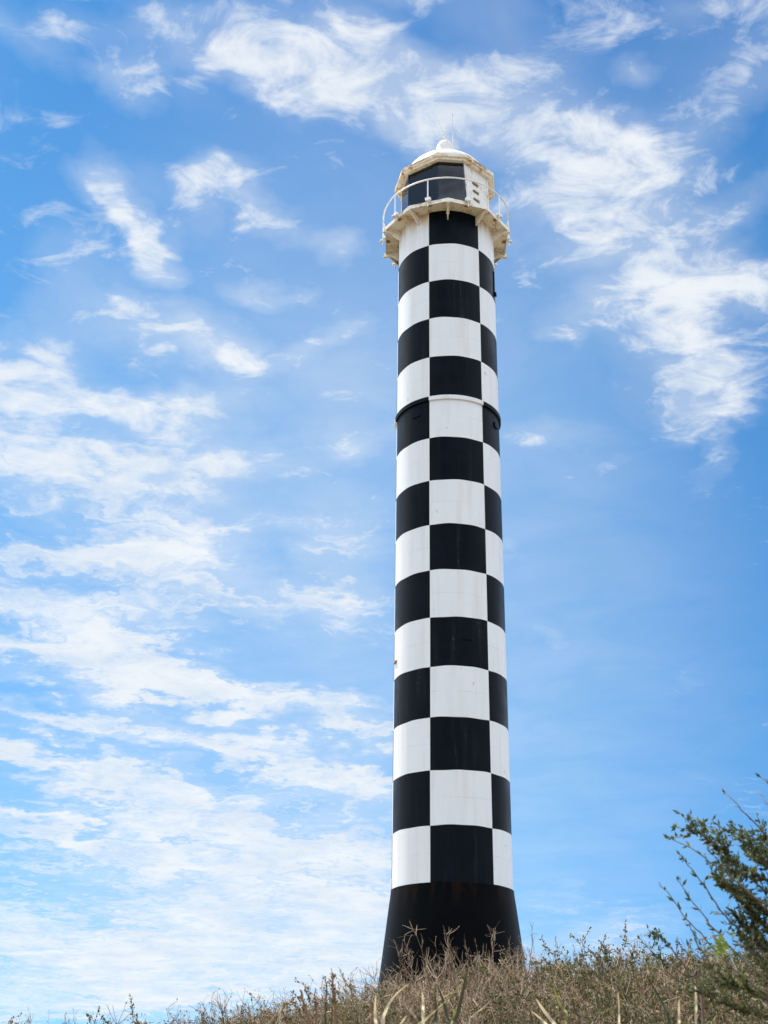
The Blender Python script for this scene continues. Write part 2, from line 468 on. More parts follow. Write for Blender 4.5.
# ------------------------------------------------------------------ terrain
SK = [(-60, 1011), (0, 1009), (60, 1023), (110, 1013), (160, 1005), (210, 993), (250, 982), (300, 976), (340, 973), (380, 963), (420, 959), (470, 953), (520, 949), (560, 947), (600, 942), (640, 938), (700, 933), (768, 930), (840, 925)]
YC = 10.0
ks, kz = [], []
for px, py in SK:
    p = at(px, py, YC); ks.append(p.x / YC); kz.append(p.z)
VEG = .62
def smooth(t): t = np.clip(t, 0, 1); return t * t * (3 - 2 * t)
def ground_z(x, y):
    x = np.asarray(x, float); y = np.asarray(y, float)
    s = np.clip(x / np.maximum(y, 5.0), -.6, .6)
    top = np.interp(s, ks, kz)                       # skyline height at the brow
    zc = top - VEG
    near = zc * smooth((y - 1.2) / (YC - 1.2)) ** .8
    far = zc + np.clip(y - YC, 0, 26) * (top - EYE) / YC * .80
    z = np.where(y < YC, near, far)
    r = np.hypot(x - 2, y - 25)
    z = z * (1 - smooth((r - 30) / 60)) - 14 * smooth((r - 34) / 160)
    wob = .05 * np.sin(x * 1.7 + y * .6) + .04 * np.sin(x * .7 - y * 1.3 + 1) + .02 * np.sin(3.1 * x + 2.3 * y)
    return z + wob * smooth((y - 2) / 3)
def axis(dense0, dense1, step, far):
    a = list(np.arange(dense0, dense1 + 1e-6, step)); g = step
    lo, hi = [dense0], [dense1]
    while hi[-1] < far: g *= 1.25; hi.append(hi[-1] + g); lo.append(lo[-1] - g)
    return np.array(lo[:0:-1] + a + hi[1:])
gx, gy = axis(-12, 14, .3, 6000), axis(-3, 36, .3, 6000)
X, Y = np.meshgrid(gx, gy); Z = ground_z(X, Y)
nx, ny = len(gx), len(gy)
idx = np.arange(nx * ny).reshape(ny, nx)
faces = np.stack([idx[:-1, :-1], idx[:-1, 1:], idx[1:, 1:], idx[1:, :-1]], -1).reshape(-1, 4)
m, nt = mat('sandy heath soil')
tc = N(nt, 'ShaderNodeTexCoord').outputs['Object']
a = noise(nt, tc, .9, 6, .65).outputs[0]; b = noise(nt, tc, 9, 6, .7).outputs[0]
c = mix(nt, maprange(nt, a, .35, .65), (.14, .11, .07), (.07, .065, .035)); c = mix(nt, maprange(nt, b, .4, .7), c, (.20, .16, .11))
finish(nt, c, .95, .1, b, .6, .05)
g = link_mesh('ground', np.stack([X, Y, Z], -1).reshape(-1, 3), faces.tolist(), m, smooth=True)
tag(g, 'sandy hillside under dry coastal scrub', 'ground', kind='structure')

# ------------------------------------------------------------------ plant materials
def plant_mat(name, cols, trans=.3, rough=.7, gloss=.12):
    m, nt = mat(name)
    geo = N(nt, 'ShaderNodeNewGeometry')
    ramp = N(nt, 'ShaderNodeValToRGB'); cr_ = ramp.color_ramp
    while len(cr_.elements) < len(cols): cr_.elements.new(.5)
    for i, c in enumerate(cols):
        cr_.elements[i].position = i / max(1, len(cols) - 1); cr_.elements[i].color = (*c, 1)
    L(nt, geo.outputs['Random Per Island'], ramp.inputs[0])
    nz = noise(nt, N(nt, 'ShaderNodeTexCoord').outputs['Object'], 2.5, 3).outputs[0]
    hsv = N(nt, 'ShaderNodeHueSaturation'); L(nt, ramp.outputs[0], hsv.inputs['Color'])
    L(nt, maprange(nt, nz, .3, .7, .7, 1.3, 'LINEAR'), hsv.inputs['Value'])
    d = N(nt, 'ShaderNodeBsdfPrincipled'); d.inputs['Roughness'].default_value = rough; d.inputs['Specular IOR Level'].default_value = gloss * 2
    L(nt, hsv.outputs[0], d.inputs['Base Color'])
    o = N(nt, 'ShaderNodeOutputMaterial')
    if trans:
        t = N(nt, 'ShaderNodeBsdfTranslucent'); L(nt, hsv.outputs[0], t.inputs[0])
        x = N(nt, 'ShaderNodeMixShader'); x.inputs[0].default_value = trans
        L(nt, d.outputs[0], x.inputs[1]); L(nt, t.outputs[0], x.inputs[2]); L(nt, x.outputs[0], o.inputs[0])
    else: L(nt, d.outputs[0], o.inputs[0])
    return m
M_TWIG = plant_mat('dry twig', [(.27, .175, .11), (.56, .42, .29), (.06, .04, .028), (.15, .10, .062), (.68, .54, .39), (.09, .058, .037)], 0, .8, .1)
M_STRAW = plant_mat('straw', [(.44, .34, .19), (.34, .25, .13), (.52, .42, .26)], .3)
M_DRYLEAF = plant_mat('dry leaf', [(.26, .16, .085), (.12, .065, .038), (.46, .34, .20), (.17, .115, .06), (.34, .16, .07)], .3)
M_OLIVE = plant_mat('olive leaf', [(.062, .062, .022), (.095, .09, .032), (.17, .14, .06), (.036, .036, .015)], .25, .65, .12)
M_GREEN = plant_mat('green leaf', [(.028, .045, .016), (.045, .070, .022), (.065, .090, .026), (.13, .14, .04), (.035, .055, .02), (.20, .19, .06)], .3, .6, .15)
M_LIME = plant_mat('fresh leaf', [(.16, .22, .03), (.22, .24, .04)], .4, .45, .3)
M_ORANGE = plant_mat('turning leaf', [(.24, .12, .03), (.18, .085, .025)], .35)
M_STEM = plant_mat('brown stem', [(.13, .09, .065), (.18, .13, .10)], 0, .8, .1)
M_STALK = plant_mat('dead stalk', [(.30, .17, .09), (.20, .11, .06), (.38, .24, .13)], 0, .85, .1)
M_BLADE = plant_mat('pale blade', [(.66, .57, .38), (.54, .45, .28)], .3)
M_BLADEG = plant_mat('green blade', [(.16, .17, .05), (.26, .25, .09)], .3)
M_BLADED = plant_mat('dark blade', [(.055, .06, .03), (.08, .07, .04)], .15)
VEG_MATS = [M_TWIG, M_STRAW, M_DRYLEAF, M_OLIVE, M_GREEN]

class PB:
    """collects quads / tris of a plant"""
    def __init__(s): s.v, s.f, s.m, s.n = [], [], [], 0
    def stem(s, pts, r0, r1, mi, n=3):
        pts = np.asarray(pts, float); k = len(pts)
        t = np.gradient(pts, axis=0); t /= np.linalg.norm(t, axis=1)[:, None] + 1e-9
        ref = np.array([.31, .87, .12]); u = np.cross(t, ref); u /= np.linalg.norm(u, axis=1)[:, None] + 1e-9
        w = np.cross(t, u); rr = np.linspace(r0, r1, k)[:, None]
        an = 2 * PI * np.arange(n) / n
        rg = np.stack([pts + (u * math.cos(q) + w * math.sin(q)) * rr for q in an], 1).reshape(-1, 3)
        b = s.n; s.v.append(rg); s.n += k * n
        for i in range(k - 1):
            for j in range(n):
                s.f.append((b + i * n + j, b + i * n + (j + 1) % n, b + (i + 1) * n + (j + 1) % n, b + (i + 1) * n + j)); s.m.append(mi)
    def leaf(s, p, d, L_, W, mi, nrm=None):
        d = d / (np.linalg.norm(d) + 1e-9)
        nrm = rng.normal(size=3) if nrm is None else nrm
        u = np.cross(d, nrm); u /= np.linalg.norm(u) + 1e-9
        up = np.cross(u, d)
        b = s.n
        s.v.append(np.array([p, p + d * L_ * .45 + u * W * .5 + up * W * .12, p + d * L_, p + d * L_ * .45 - u * W * .5 + up * W * .12]))
        s.n += 4; s.f.append((b, b + 1, b + 2, b + 3)); s.m.append(mi)
    def blade(s, pts, w, mi, side):
        pts = np.asarray(pts, float); k = len(pts); side = np.asarray(side, float); side /= np.linalg.norm(side)
        prof = np.sin(np.linspace(.35, 1, k) * PI * .96) ** .6; prof /= prof.max()
        fold = np.cross(np.gradient(pts, axis=0), side); fold /= np.linalg.norm(fold, axis=1)[:, None] + 1e-9
        rows_ = np.stack([pts - side * w * .5 * prof[:, None], pts + fold * w * .18 * prof[:, None], pts + side * w * .5 * prof[:, None]], 1).reshape(-1, 3)
        b = s.n; s.v.append(rows_); s.n += 3 * k
        for i in range(k - 1):
            for j in range(2): s.f.append((b + i * 3 + j, b + i * 3 + j + 1, b + i * 3 + 4 + j, b + i * 3 + 3 + j)); s.m.append(mi)
    def arrays(s):
        v = np.concatenate(s.v); return v, np.array(s.f, np.int32), np.array(s.m, np.int32)
    def obj(s, name, mats, parent=None, loc=None):
        v, f, m_ = s.arrays()
        return fast_mesh(name, v, f, m_, mats, parent, loc)
def fast_mesh(name, v, f, m_, mats, parent=None, loc=None):
    me = bpy.data.meshes.new(name)
    me.vertices.add(len(v)); me.vertices.foreach_set('co', np.ascontiguousarray(v, np.float32).ravel())
    me.loops.add(len(f) * 4); me.loops.foreach_set('vertex_index', np.ascontiguousarray(f, np.int32).ravel())
    me.polygons.add(len(f)); me.polygons.foreach_set('loop_start', np.arange(len(f), dtype=np.int32) * 4)
    me.polygons.foreach_set('loop_total', np.full(len(f), 4, np.int32))
    for x in mats: me.materials.append(x)
    me.polygons.foreach_set('material_index', np.ascontiguousarray(m_, np.int32))
    me.update(calc_edges=True); me.validate()
    o = bpy.data.objects.new(name, me); C.objects.link(o)
    if parent: o.parent = parent
    if loc is not None: o.location = loc
    return o
def unit(v): return v / (np.linalg.norm(v) + 1e-9)
def wiggle(p, d, length, k, bend=.25, grav=0.0):
    pts = [p]; d = unit(d)
    for i in range(k):
        d = unit(d + rng.normal(size=3) * bend + np.array([0, 0, grav])); pts.append(pts[-1] + d * length / k)
    return np.array(pts), d

# scrub templates
def twiggy(h, n=11, leafy=.3, lm=(2, 2, 3)):
    b = PB()
    for i in range(n):
        a = rng.uniform(0, 2 * PI); lean = rng.uniform(.05, .8)
        d = np.array([math.cos(a) * lean, math.sin(a) * lean, 1]); p = np.array([math.cos(a), math.sin(a), 0]) * rng.uniform(0, .09)
        Ls = h * rng.uniform(.5, 1.0)
        pts, dd = wiggle(p, d, Ls, 5, .16, .02)
        b.stem(pts, .0038, .0015, 0)
        for j in range(rng.integers(5, 8)):
            t = rng.uniform(.35, 1); q = pts[min(5, int(t * 5))]
            sd = unit(unit(d) + rng.normal(size=3) * .75 + np.array([0, 0, .1]))
            sp_, e = wiggle(q, sd, Ls * rng.uniform(.12, .30), 3, .25, .03)
            b.stem(sp_, .0022, .0010, 0)
            for _ in range(2):
                s2, e2 = wiggle(sp_[rng.integers(1, 4)], unit(e + rng.normal(size=3) * .8), Ls * rng.uniform(.05, .13), 2, .25)
                b.stem(s2, .0015, .0008, 0)
                if rng.random() < leafy: b.leaf(s2[-1], rng.normal(size=3), rng.uniform(.009, .02), rng.uniform(.006, .011), lm[rng.integers(len(lm))])
            for _ in range(rng.poisson(leafy * 7)):
                b.leaf(sp_[rng.integers(1, 4)] + rng.normal(size=3) * .006, e + rng.normal(size=3) * .9, rng.uniform(.009, .021), rng.uniform(.006, .012), lm[rng.integers(len(lm))])
    return b.arrays()
def leafy(h, n=11, mat_=3):
    b = PB()
    for i in range(n):
        a = rng.uniform(0, 2 * PI); lean = rng.uniform(.05, .9)
        d = np.array([math.cos(a) * lean, math.sin(a) * lean, 1]); p = np.array([math.cos(a), math.sin(a), 0]) * rng.uniform(0, .08)
        Ls = h * rng.uniform(.55, 1.0)
        pts, dd = wiggle(p, d, Ls, 5, .15, .04); b.stem(pts, .004, .0018, 0)
        for j in range(6):
            q = pts[rng.integers(2, 6)]
            sp_, e = wiggle(q, unit(d + rng.normal(size=3) * .7), Ls * rng.uniform(.12, .3), 3, .2); b.stem(sp_, .002, .001, 0)
            for _ in range(17):
                t = rng.random() * 3; k = int(t); q2 = sp_[k] * (1 - t + k) + sp_[min(3, k + 1)] * (t - k)
                mm = mat_ if rng.random() < .78 else 2
                b.leaf(q2 + rng.normal(size=3) * .004, e + rng.normal(size=3) * .8, rng.uniform(.013, .027), rng.uniform(.007, .013), mm)
    return b.arrays()
def tuft(h, n=34):
    b = PB()
    for i in range(n):
        a = rng.uniform(0, 2 * PI); lean = rng.uniform(.05, .7)
        d = np.array([math.cos(a) * lean, math.sin(a) * lean, 1]); p = np.array([math.cos(a), math.sin(a), 0]) * rng.uniform(0, .07)
        Ls = h * rng.uniform(.55, 1.05); pts, dd = wiggle(p, d, Ls, 4, .10, -.08)
        b.stem(pts, .0024, .0008, 1)
        if rng.random() < .45:
            for _ in range(5): b.leaf(pts[-1] - dd * rng.uniform(0, .07), dd + rng.normal(size=3) * .5, .014, .005, 1)
    return b.arrays()
T_TWIG = [twiggy(.64, 11, .35) for _ in range(4)] + [twiggy(.58, 10, .8) for _ in range(3)] + [twiggy(.56, 10, .8, (3, 3, 4, 2)) for _ in range(3)]
T_LEAF = [leafy(.5, 11, 3) for _ in range(4)] + [leafy(.5, 11, 4) for _ in range(3)]
T_TUFT = [tuft(.55) for _ in range(4)]

def place(templates, x, y, z, sc_, out, tilt=.12):
    v, f, m_ = templates[rng.integers(len(templates))]
    a = rng.uniform(0, 2 * PI); ca, sa = math.cos(a), math.sin(a)
    V = v * sc_ * np.array([1, 1, rng.uniform(.88, 1.12)])
    V = np.stack([V[:, 0] * ca - V[:, 1] * sa, V[:, 0] * sa + V[:, 1] * ca, V[:, 2]], 1)
    V[:, 0] += V[:, 2] * rng.normal() * tilt - V[:, 2] * .06; V[:, 1] += V[:, 2] * rng.normal() * tilt
    V += np.array([x, y, z]); out.append((V, f, m_))
def merge(out):
    n = 0; vs, fs, ms_ = [], [], []
    for v, f, m_ in out: vs.append(v); fs.append(f + n); ms_.append(m_); n += len(v)
    return np.concatenate(vs), np.concatenate(fs), np.concatenate(ms_)
scrub, grass = [], []
y = 3.6
while y < 13.5:
    step = .215 + .006 * y
    half = .36 * y + 1.1
    x = -half
    while x < half:
        xx, yy = x + rng.uniform(-.5, .5) * step, y + rng.uniform(-.5, .5) * step
        s = xx / yy
        # greener towards the right and in drifts, tan in the middle
        drift = math.sin(xx * 1.9 + 1.2 * math.sin(yy * 1.1)) * .5 + math.sin(yy * 1.7 - xx) * .3
        pg = .46 + .55 * float(np.clip((s - .10) / .2, 0, 1)) + .20 * float(np.clip((-.08 - s) / .15, 0, 1)) + .2 * drift
        pg *= 1 - .75 * math.exp(-((s - .055) / .055) ** 2)      # bare dry growth below the tower
        z = float(ground_z(xx, yy)) - .02
        u = rng.random()
        scl = rng.uniform(.7, 1.08)
        if u < pg * .75: place(T_LEAF[4:] if s > .10 and rng.random() < .75 else T_LEAF, xx, yy, z, scl * 1.05, scrub)
        elif u < (.93 if s > .1 else .86): place(T_TWIG, xx, yy, z, scl, scrub)
        else: place(T_TUFT, xx, yy, z, scl, grass)
        if rng.random() < .55:      # low leafy growth between the bushes
            x3, y3 = xx + rng.uniform(-.15, .15), yy - rng.uniform(.05, .2)
            place(T_LEAF if rng.random() < .6 + .3 * pg else T_TWIG[4:], x3, y3, float(ground_z(x3, y3)) + rng.uniform(-.02, .10), rng.uniform(.45, .8), scrub, .3)
        x += step
    y += step
o = fast_mesh('heath_scrub', *merge(scrub), VEG_MATS)
tag(o, 'tangled mat of dry brown and olive coastal scrub covering the hillside', 'scrub', kind='stuff')
o = fast_mesh('dry_grass', *merge(grass), VEG_MATS)
tag(o, 'straw coloured grass growing through the scrub', 'grass', kind='stuff')
print('scrub faces', len(o.data.polygons), sum(len(f) for _, f, _ in scrub))

# ------------------------------------------------------------------ distinct plants
def base_at(px, dist):
    p = at(px, 990, dist); return Vector((p.x, p.y, float(ground_z(p.x, p.y)) - .02))
# bare twig bushes in front of the foot of the tower
def dry_bush(px, ptop, dist, spread, n, label):
    b0 = base_at(px, dist); top = at(px, ptop, dist); h = top.z - b0.z
    t = empty('dry_bush', b0)
    tag(t, label, 'dry bush', 'bare dry bushes in front of the tower')
    st, tw = PB(), PB()
    for i in range(n):
        a = rng.uniform(0, 2 * PI); lean = rng.uniform(.0, spread)
        d = np.array([math.cos(a) * lean - .05, math.sin(a) * lean, 1]); p = np.array([math.cos(a), math.sin(a), 0]) * rng.uniform(0, .06)
        Ls = h * (rng.uniform(.62, .98) if i else 1.0)
        pts, dd = wiggle(p, d, Ls, 8, .10, .03); st.stem(pts, .0046, .0018, 0, 4)
        for j in range(8):
            k = rng.integers(3, 9); fall = (1.15 - k / 9)
            s1, e = wiggle(pts[k], unit(unit(d) + rng.normal(size=3) * np.array([.4, .4, .2])), h * rng.uniform(.10, .30) * (fall + .2), 4, .16, .14)
            tw.stem(s1, .0026, .0011, 0)
            for _ in range(3):
                s2, e2 = wiggle(s1[rng.integers(1, 5)], unit(e + rng.normal(size=3) * .55), h * rng.uniform(.05, .14), 3, .2, .08); tw.stem(s2, .0016, .0008, 0)
                if rng.random() < .25: tw.leaf(s2[-1], rng.normal(size=3), .012, .007, 2)
    st.obj('stem', VEG_MATS, t); tw.obj('twig', VEG_MATS, t)['kind'] = 'stuff'
for a in ((404, 944, 9.2, .10, 3, 'leftmost of the bare bushes, before the left edge of the black tower foot'),
          (424, 937, 8.8, .14, 3, 'bare forked bush second from the left before the black tower foot'),
          (447, 932, 8.9, .10, 3, 'slim bare bush third from the left before the black tower foot'),
          (464, 924, 8.6, .09, 2, 'slim bare twig bush before the very middle of the black tower foot'),
          (482, 938, 9.0, .08, 2, 'thin sparse bare bush just right of the middle of the tower foot'),
          (498, 940, 8.7, .14, 4, 'dense upright dry bush before the right half of the tower foot'),
          (516, 932, 9.3, .12, 5, 'dense dry bush rising beside the right edge of the black tower foot')):
    dry_bush(*a)

# dead stalks left of the tower
def stalk(pts_px, dist, r, knobs, label, m_=None, cat='dead stalk'):
    pts = [at(px, py, dist) for px, py in pts_px]
    b = base_at(pts_px[0][0], dist)
    t = empty('dead_stalk', b); tag(t, label, cat, 'dead stalks in the scrub left of the tower')
    P_ = PB(); q = [Vector((b.x, b.y, b.z))] + pts
    arr = []
    for a, c in zip(q, q[1:]):
        for k in range(5): arr.append(np.array(a.lerp(c, k / 5)) - np.array(b) + rng.normal(size=3) * .0025)
    arr.append(np.array(q[-1]) - np.array(b))
    P_.stem(np.array(arr), r, r * .45, 0, 6); P_.obj('stem', [m_ or M_STALK], t)
    if knobs:
        K = PB(); n = len(arr)
        for i in range(knobs):
            p = arr[int(n * rng.uniform(.55, .97))] ; d = unit(np.array([rng.normal(), rng.normal(), .9]))
            for _ in range(4): K.leaf(p + rng.normal(size=3) * .003, d + rng.normal(size=3) * .3, rng.uniform(.012, .022), .008, 0)
        K.obj('seed_heads', [M_STALK], t)['kind'] = 'stuff'
stalk([(336, 1024), (334, 998), (333, 978)], 4.6, .0085, 14, 'thickest dead brown stalk, knobbly with old seed heads')
stalk([(326, 1024), (326, 1000), (325.5, 976)], 4.6, .0042, 0, 'thin straight dark stalk just left of the knobbly brown stalk', M_BLADED)
stalk([(333, 985), (331, 968)], 4.9, .0026, 0, 'needle thin dark stalk rising above the knobbly brown one', M_BLADED)
stalk([(316, 1024), (315, 1006), (315.5, 988)], 4.7, .0046, 5, 'short brown stalk with dark tip, second left of the knobbly stalk')
stalk([(310, 1024), (304, 1005), (300, 990)], 4.6, .0075, 3, 'brown stalk leaning left, leftmost of the dark stalks')
stalk([(279, 1024), (281, 1012), (284, 1001)], 4.8, .0045, 0, 'short pale stick leaning right at the far left of the stalks', M_BLADE)
stalk([(371, 1024), (371, 1003), (372, 990)], 4.8, .0040, 3, 'reddish brown stalk standing alone just left of the tower', None)

# strap leaved clumps
def sedge(px, dist, blades, label):
    b = base_at(px, dist); t = empty('strap_leaf_plant', b); tag(t, label, 'plant', 'strap leaved plants in the scrub')
    for (p0, p1, p2, w, m_) in blades:
        a, c, e = at(*p0, dist), at(*p1, dist + .03), at(*p2, dist - .05)
        P_ = PB(); arr = [np.zeros(3)]
        ctrl = [np.array(x) - np.array(b) for x in (a, c, e)]
        for k in range(1, 4): arr.append(ctrl[0] * k / 4)
        for k in range(11):
            s = k / 10; arr.append(ctrl[0] * (1 - s) ** 2 + (2 * ctrl[1] - .5 * (ctrl[0] + ctrl[2])) * 2 * s * (1 - s) + ctrl[2] * s * s)
        P_.blade(np.array(arr), w, 0, (1, .5 * rng.normal(), .25)); P_.obj('blade', [m_], t)
sedge(392, 4.3, [((383, 1018), (393, 998), (409, 984), .012, M_BLADE), ((376, 1024), (375, 1010), (376, 996), .010, M_BLADE), ((396, 1030), (402, 1022), (406, 1016), .012, M_BLADE)],
      'strap leaved plant whose pale blade arches right below the tower edge')
sedge(428, 4.2, [((416, 1026), (438, 1008), (462, 984), .016, M_BLADEG), ((420, 1026), (432, 1014), (446, 1001), .011, M_BLADE), ((448, 1024), (444, 1004), (437, 985), .012, M_BLADED), ((435, 1026), (436, 1010), (435, 996), .011, M_BLADED), ((423, 1010), (423, 1000), (422, 992), .010, M_BLADE), ((470, 1018), (480, 1010), (492, 1000), .007, M_BLADE)],
      'strap leaved plant with a broad yellow green blade below the tower')
sedge(460, 4.2, [((454, 1026), (461, 1000), (468, 966), .016, M_BLADED), ((452, 1026), (454, 1016), (456, 1008), .014, M_BLADEG)],
      'strap leaved plant with one tall dark blade below the middle of the tower')
sedge(548, 4.4, [((556, 1026), (545, 1012), (537, 1000), .014, M_BLADE), ((548, 1026), (540, 1018), (531, 1011), .011, M_BLADE), ((585, 1024), (576, 1012), (573, 1000), .014, M_BLADED), ((566, 1012), (560, 1004), (554, 988), .011, M_BLADEG)],
      'strap leaved plant with bleached blades leaning left, right of the tower')
sedge(660, 4.4, [((619, 1024), (619, 1008), (618, 992), .008, M_BLADE), ((679, 1024), (679, 1012), (679, 1000), .012, M_BLADE), ((696, 1012), (696, 996), (695, 982), .010, M_BLADE), ((668, 1012), (655, 990), (646, 976), .008, M_BLADED)],
      'strap leaved plant with scattered pale upright blades before the green bush')

# leafy shoots
def shoot(S, Lf, pts, r0, r1, nl, ll, lw, mi=0, smi=0, start=.15, out=.55):
    """stem through pts with leaves set alternately along it"""
    pts = [np.array(p, float) for p in pts]; arr = []
    for i in range(len(pts) - 1):
        a0, a1 = pts[max(i - 1, 0)], pts[i]; a2, a3 = pts[i + 1], pts[min(i + 2, len(pts) - 1)]
        for k in range(6):
            t = k / 6; arr.append(.5 * (2 * a1 + (a2 - a0) * t + (2 * a0 - 5 * a1 + 4 * a2 - a3) * t * t + (3 * a1 - a0 - 3 * a2 + a3) * t ** 3))
    arr.append(pts[-1]); arr = np.array(arr); arr[1:-1] += rng.normal(size=arr[1:-1].shape) * .002
    S.stem(arr, r0, r1, smi, 5)
    n = len(arr) - 1
    for i in range(nl):
        t = (start + (1 - start) * rng.random()) * n; k = min(n - 1, int(t)); q = arr[k] + (arr[k + 1] - arr[k]) * (t - k); d = unit(arr[k + 1] - arr[k])
        Lf.leaf(q, unit(d * rng.uniform(.5, 1.1) + rng.normal(size=3) * out), ll * rng.uniform(.6, 1.25), lw * rng.uniform(.7, 1.2), mi)
    return arr
BUSH_D = 3.9
bx = 1.55; by = BUSH_D + .1
bush_base = Vector((bx, by, float(ground_z(bx, by)) - .03))
bush = empty('coastal_bush', bush_base)
tag(bush, 'dark green small leaved bush with long shoots leaning left at the right edge', 'bush')
S, Lf, Fr, Orr = PB(), PB(), PB(), PB()
bb = np.array(bush_base)
def W(px, py, d=BUSH_D): return np.array(at(px, py, d)) - bb
hub = [W(800, 1010, 3.95), W(835, 985, 4.0), W(800, 945, 3.85), W(850, 930, 4.1), W(815, 905, 4.0), W(845, 1010, 3.9)]
for h_ in hub:      # main limbs from the ground
    S.stem(np.array([np.zeros(3), h_ * np.array([.25, .3, .4]) + rng.normal(size=3) * .02, h_ * np.array([.7, .7, .75]), h_]), .016, .008, 0, 6)
SH = [  # (pixels root -> tip), depth, leaves
    ([(800, 1010), (755, 985), (722, 958), (690, 922), (659, 882)], 3.85, 26, .30),
    ([(800, 1005), (760, 975), (722, 938), (700, 910), (677, 880)], 3.80, 24, .35),
    ([(800, 945), (760, 945), (725, 915), (700, 880), (680, 855)], 3.95, 22, .3),
    ([(815, 905), (768, 905), (735, 880), (705, 858), (663, 834)], 3.75, 16, .35),
    ([(815, 905), (768, 880), (740, 866), (718, 848), (690, 828)], 3.85, 120, .2),
    ([(815, 905), (775, 868), (750, 850), (728, 830)], 4.05, 46, .3),
    ([(835, 900), (790, 858), (760, 828), (738, 806), (722, 786)], 4.0, 3, .5),
    ([(840, 880), (800, 820), (775, 788), (757, 775)], 3.9, 14, .6),
    ([(850, 880), (800, 840), (770, 806), (756, 790)], 4.1, 3, .5),
    ([(800, 945), (768, 915), (745, 896), (722, 884)], 3.9, 110, .15),
    ([(800, 945), (770, 930), (748, 908), (735, 890)], 4.0, 110, .1),
    ([(815, 905), (785, 880), (765, 862), (750, 842)], 3.95, 110, .15),
    ([(815, 905), (790, 872), (775, 852), (764, 838)], 4.05, 80, .2),
    ([(800, 945), (772, 950), (750, 935), (738, 918)], 4.0, 60, .2),
    ([(800, 1010), (770, 975), (755, 955), (745, 940)], 3.95, 60, .1),
    ([(800, 1010), (765, 1000), (735, 985), (712, 968)], 3.9, 70, .1),
    ([(800, 1010), (760, 1015), (730, 1005), (702, 992)], 4.0, 70, .1),
    ([(835, 985), (790, 965), (765, 950), (752, 925)], 4.1, 90, .1),
    ([(815, 905), (780, 900), (752, 880), (728, 868)], 4.05, 70, .2),
    ([(720, 975), (705, 955), (694, 938), (688, 920)], 3.95, 12, .2),
]
for pts, d, nl, st in SH:
    P3 = [W(px, py, d + .03 * rng.normal()) for px, py in pts]
    arr = shoot(S, Lf, P3, .0042, .0010, int(nl * (1.4 if nl > 50 else 1.1)), .023, .0092, 0, 0, st)
    if nl > 30:        # side sprigs where the shoot is leafy
        for _ in range(nl // 4):
            k = rng.integers(int(len(arr) * st), len(arr) - 1); d0 = unit(arr[k + 1] - arr[k])
            e = arr[k] + unit(d0 + rng.normal(size=3) * .45 + np.array([0, 0, .15])) * rng.uniform(.04, .11)
            shoot(S, Lf, [arr[k], (arr[k] + e) / 2 + rng.normal(size=3) * .005, e], .0018, .0008, 13, .022, .0088, 0, 0, .1)
# the body of the bush outside the frame, same growth
for i in range(110):
    h_ = hub[rng.integers(len(hub))]
    root = h_ * rng.uniform(.75, 1) + np.array([rng.uniform(0, .3), rng.normal() * .2, rng.normal() * .08])
    tip = root + np.array([rng.uniform(-.18, .45), rng.normal() * .28, rng.uniform(.05, .38)])
    if (tip + bb)[0] / (tip + bb)[1] < .322: tip[0] += .25
    shoot(S, Lf, [root, (root + tip) / 2 + rng.normal(size=3) * .03, tip], .0036, .001, 60, .020, .0088, 0, 0, .15)
for i in range(60):   # yellow-green tuft and a few turning leaves low on the left shoot
    Fr.leaf(W(rng.normal(722, 4.5), rng.normal(946, 6), 3.82 + .02 * rng.normal()), rng.normal(size=3) + np.array([-.5, 0, .6]), .022, .010, 0)
for i in range(9): Orr.leaf(W(rng.normal(711, 4), rng.normal(938, 4), 3.82 + .02 * rng.normal()), rng.normal(size=3), .019, .008, 0)
S.obj('stems', [M_STEM], bush); Lf.obj('leaves', [M_GREEN], bush)['kind'] = 'stuff'
Fr.obj('fresh_leaves', [M_LIME], bush); Orr.obj('turning_leaves', [M_ORANGE], bush)

# the two-headed sapling left of the bush
sb = base_at(690, 4.6); sap = empty('leafy_sapling', sb)
tag(sap, 'thin sapling with a round leafy green tip standing above the scrub left of the bush', 'sapling')
S, Lf = PB(), PB(); bb = np.array(sb)
W2 = lambda px, py, d=4.6: np.array(at(px, py, d)) - bb
shoot(S, Lf, [np.zeros(3), W2(702, 1000), W2(690, 975), W2(672, 950), W2(658, 936)], .006, .0016, 26, .019, .009, 0, 0, .72)
shoot(S, Lf, [W2(690, 978), W2(670, 965), W2(655, 955), W2(639, 938)], .003, .001, 26, .020, .008, 0, 0, .3)
shoot(S, Lf, [W2(685, 985), W2(668, 972), W2(661, 958), W2(660, 947)], .003, .001, 24, .020, .008, 0, 0, .3)
for i in range(55):
    p = W2(rng.normal(656, 3.2), rng.normal(935, 2.8), 4.6 + .012 * rng.normal()); Lf.leaf(p, rng.normal(size=3) + np.array([-.3, 0, .6]), .020, .009, 0)
S.obj('stem', [M_STEM], sap); Lf.obj('leaves', [M_GREEN], sap)['kind'] = 'stuff'

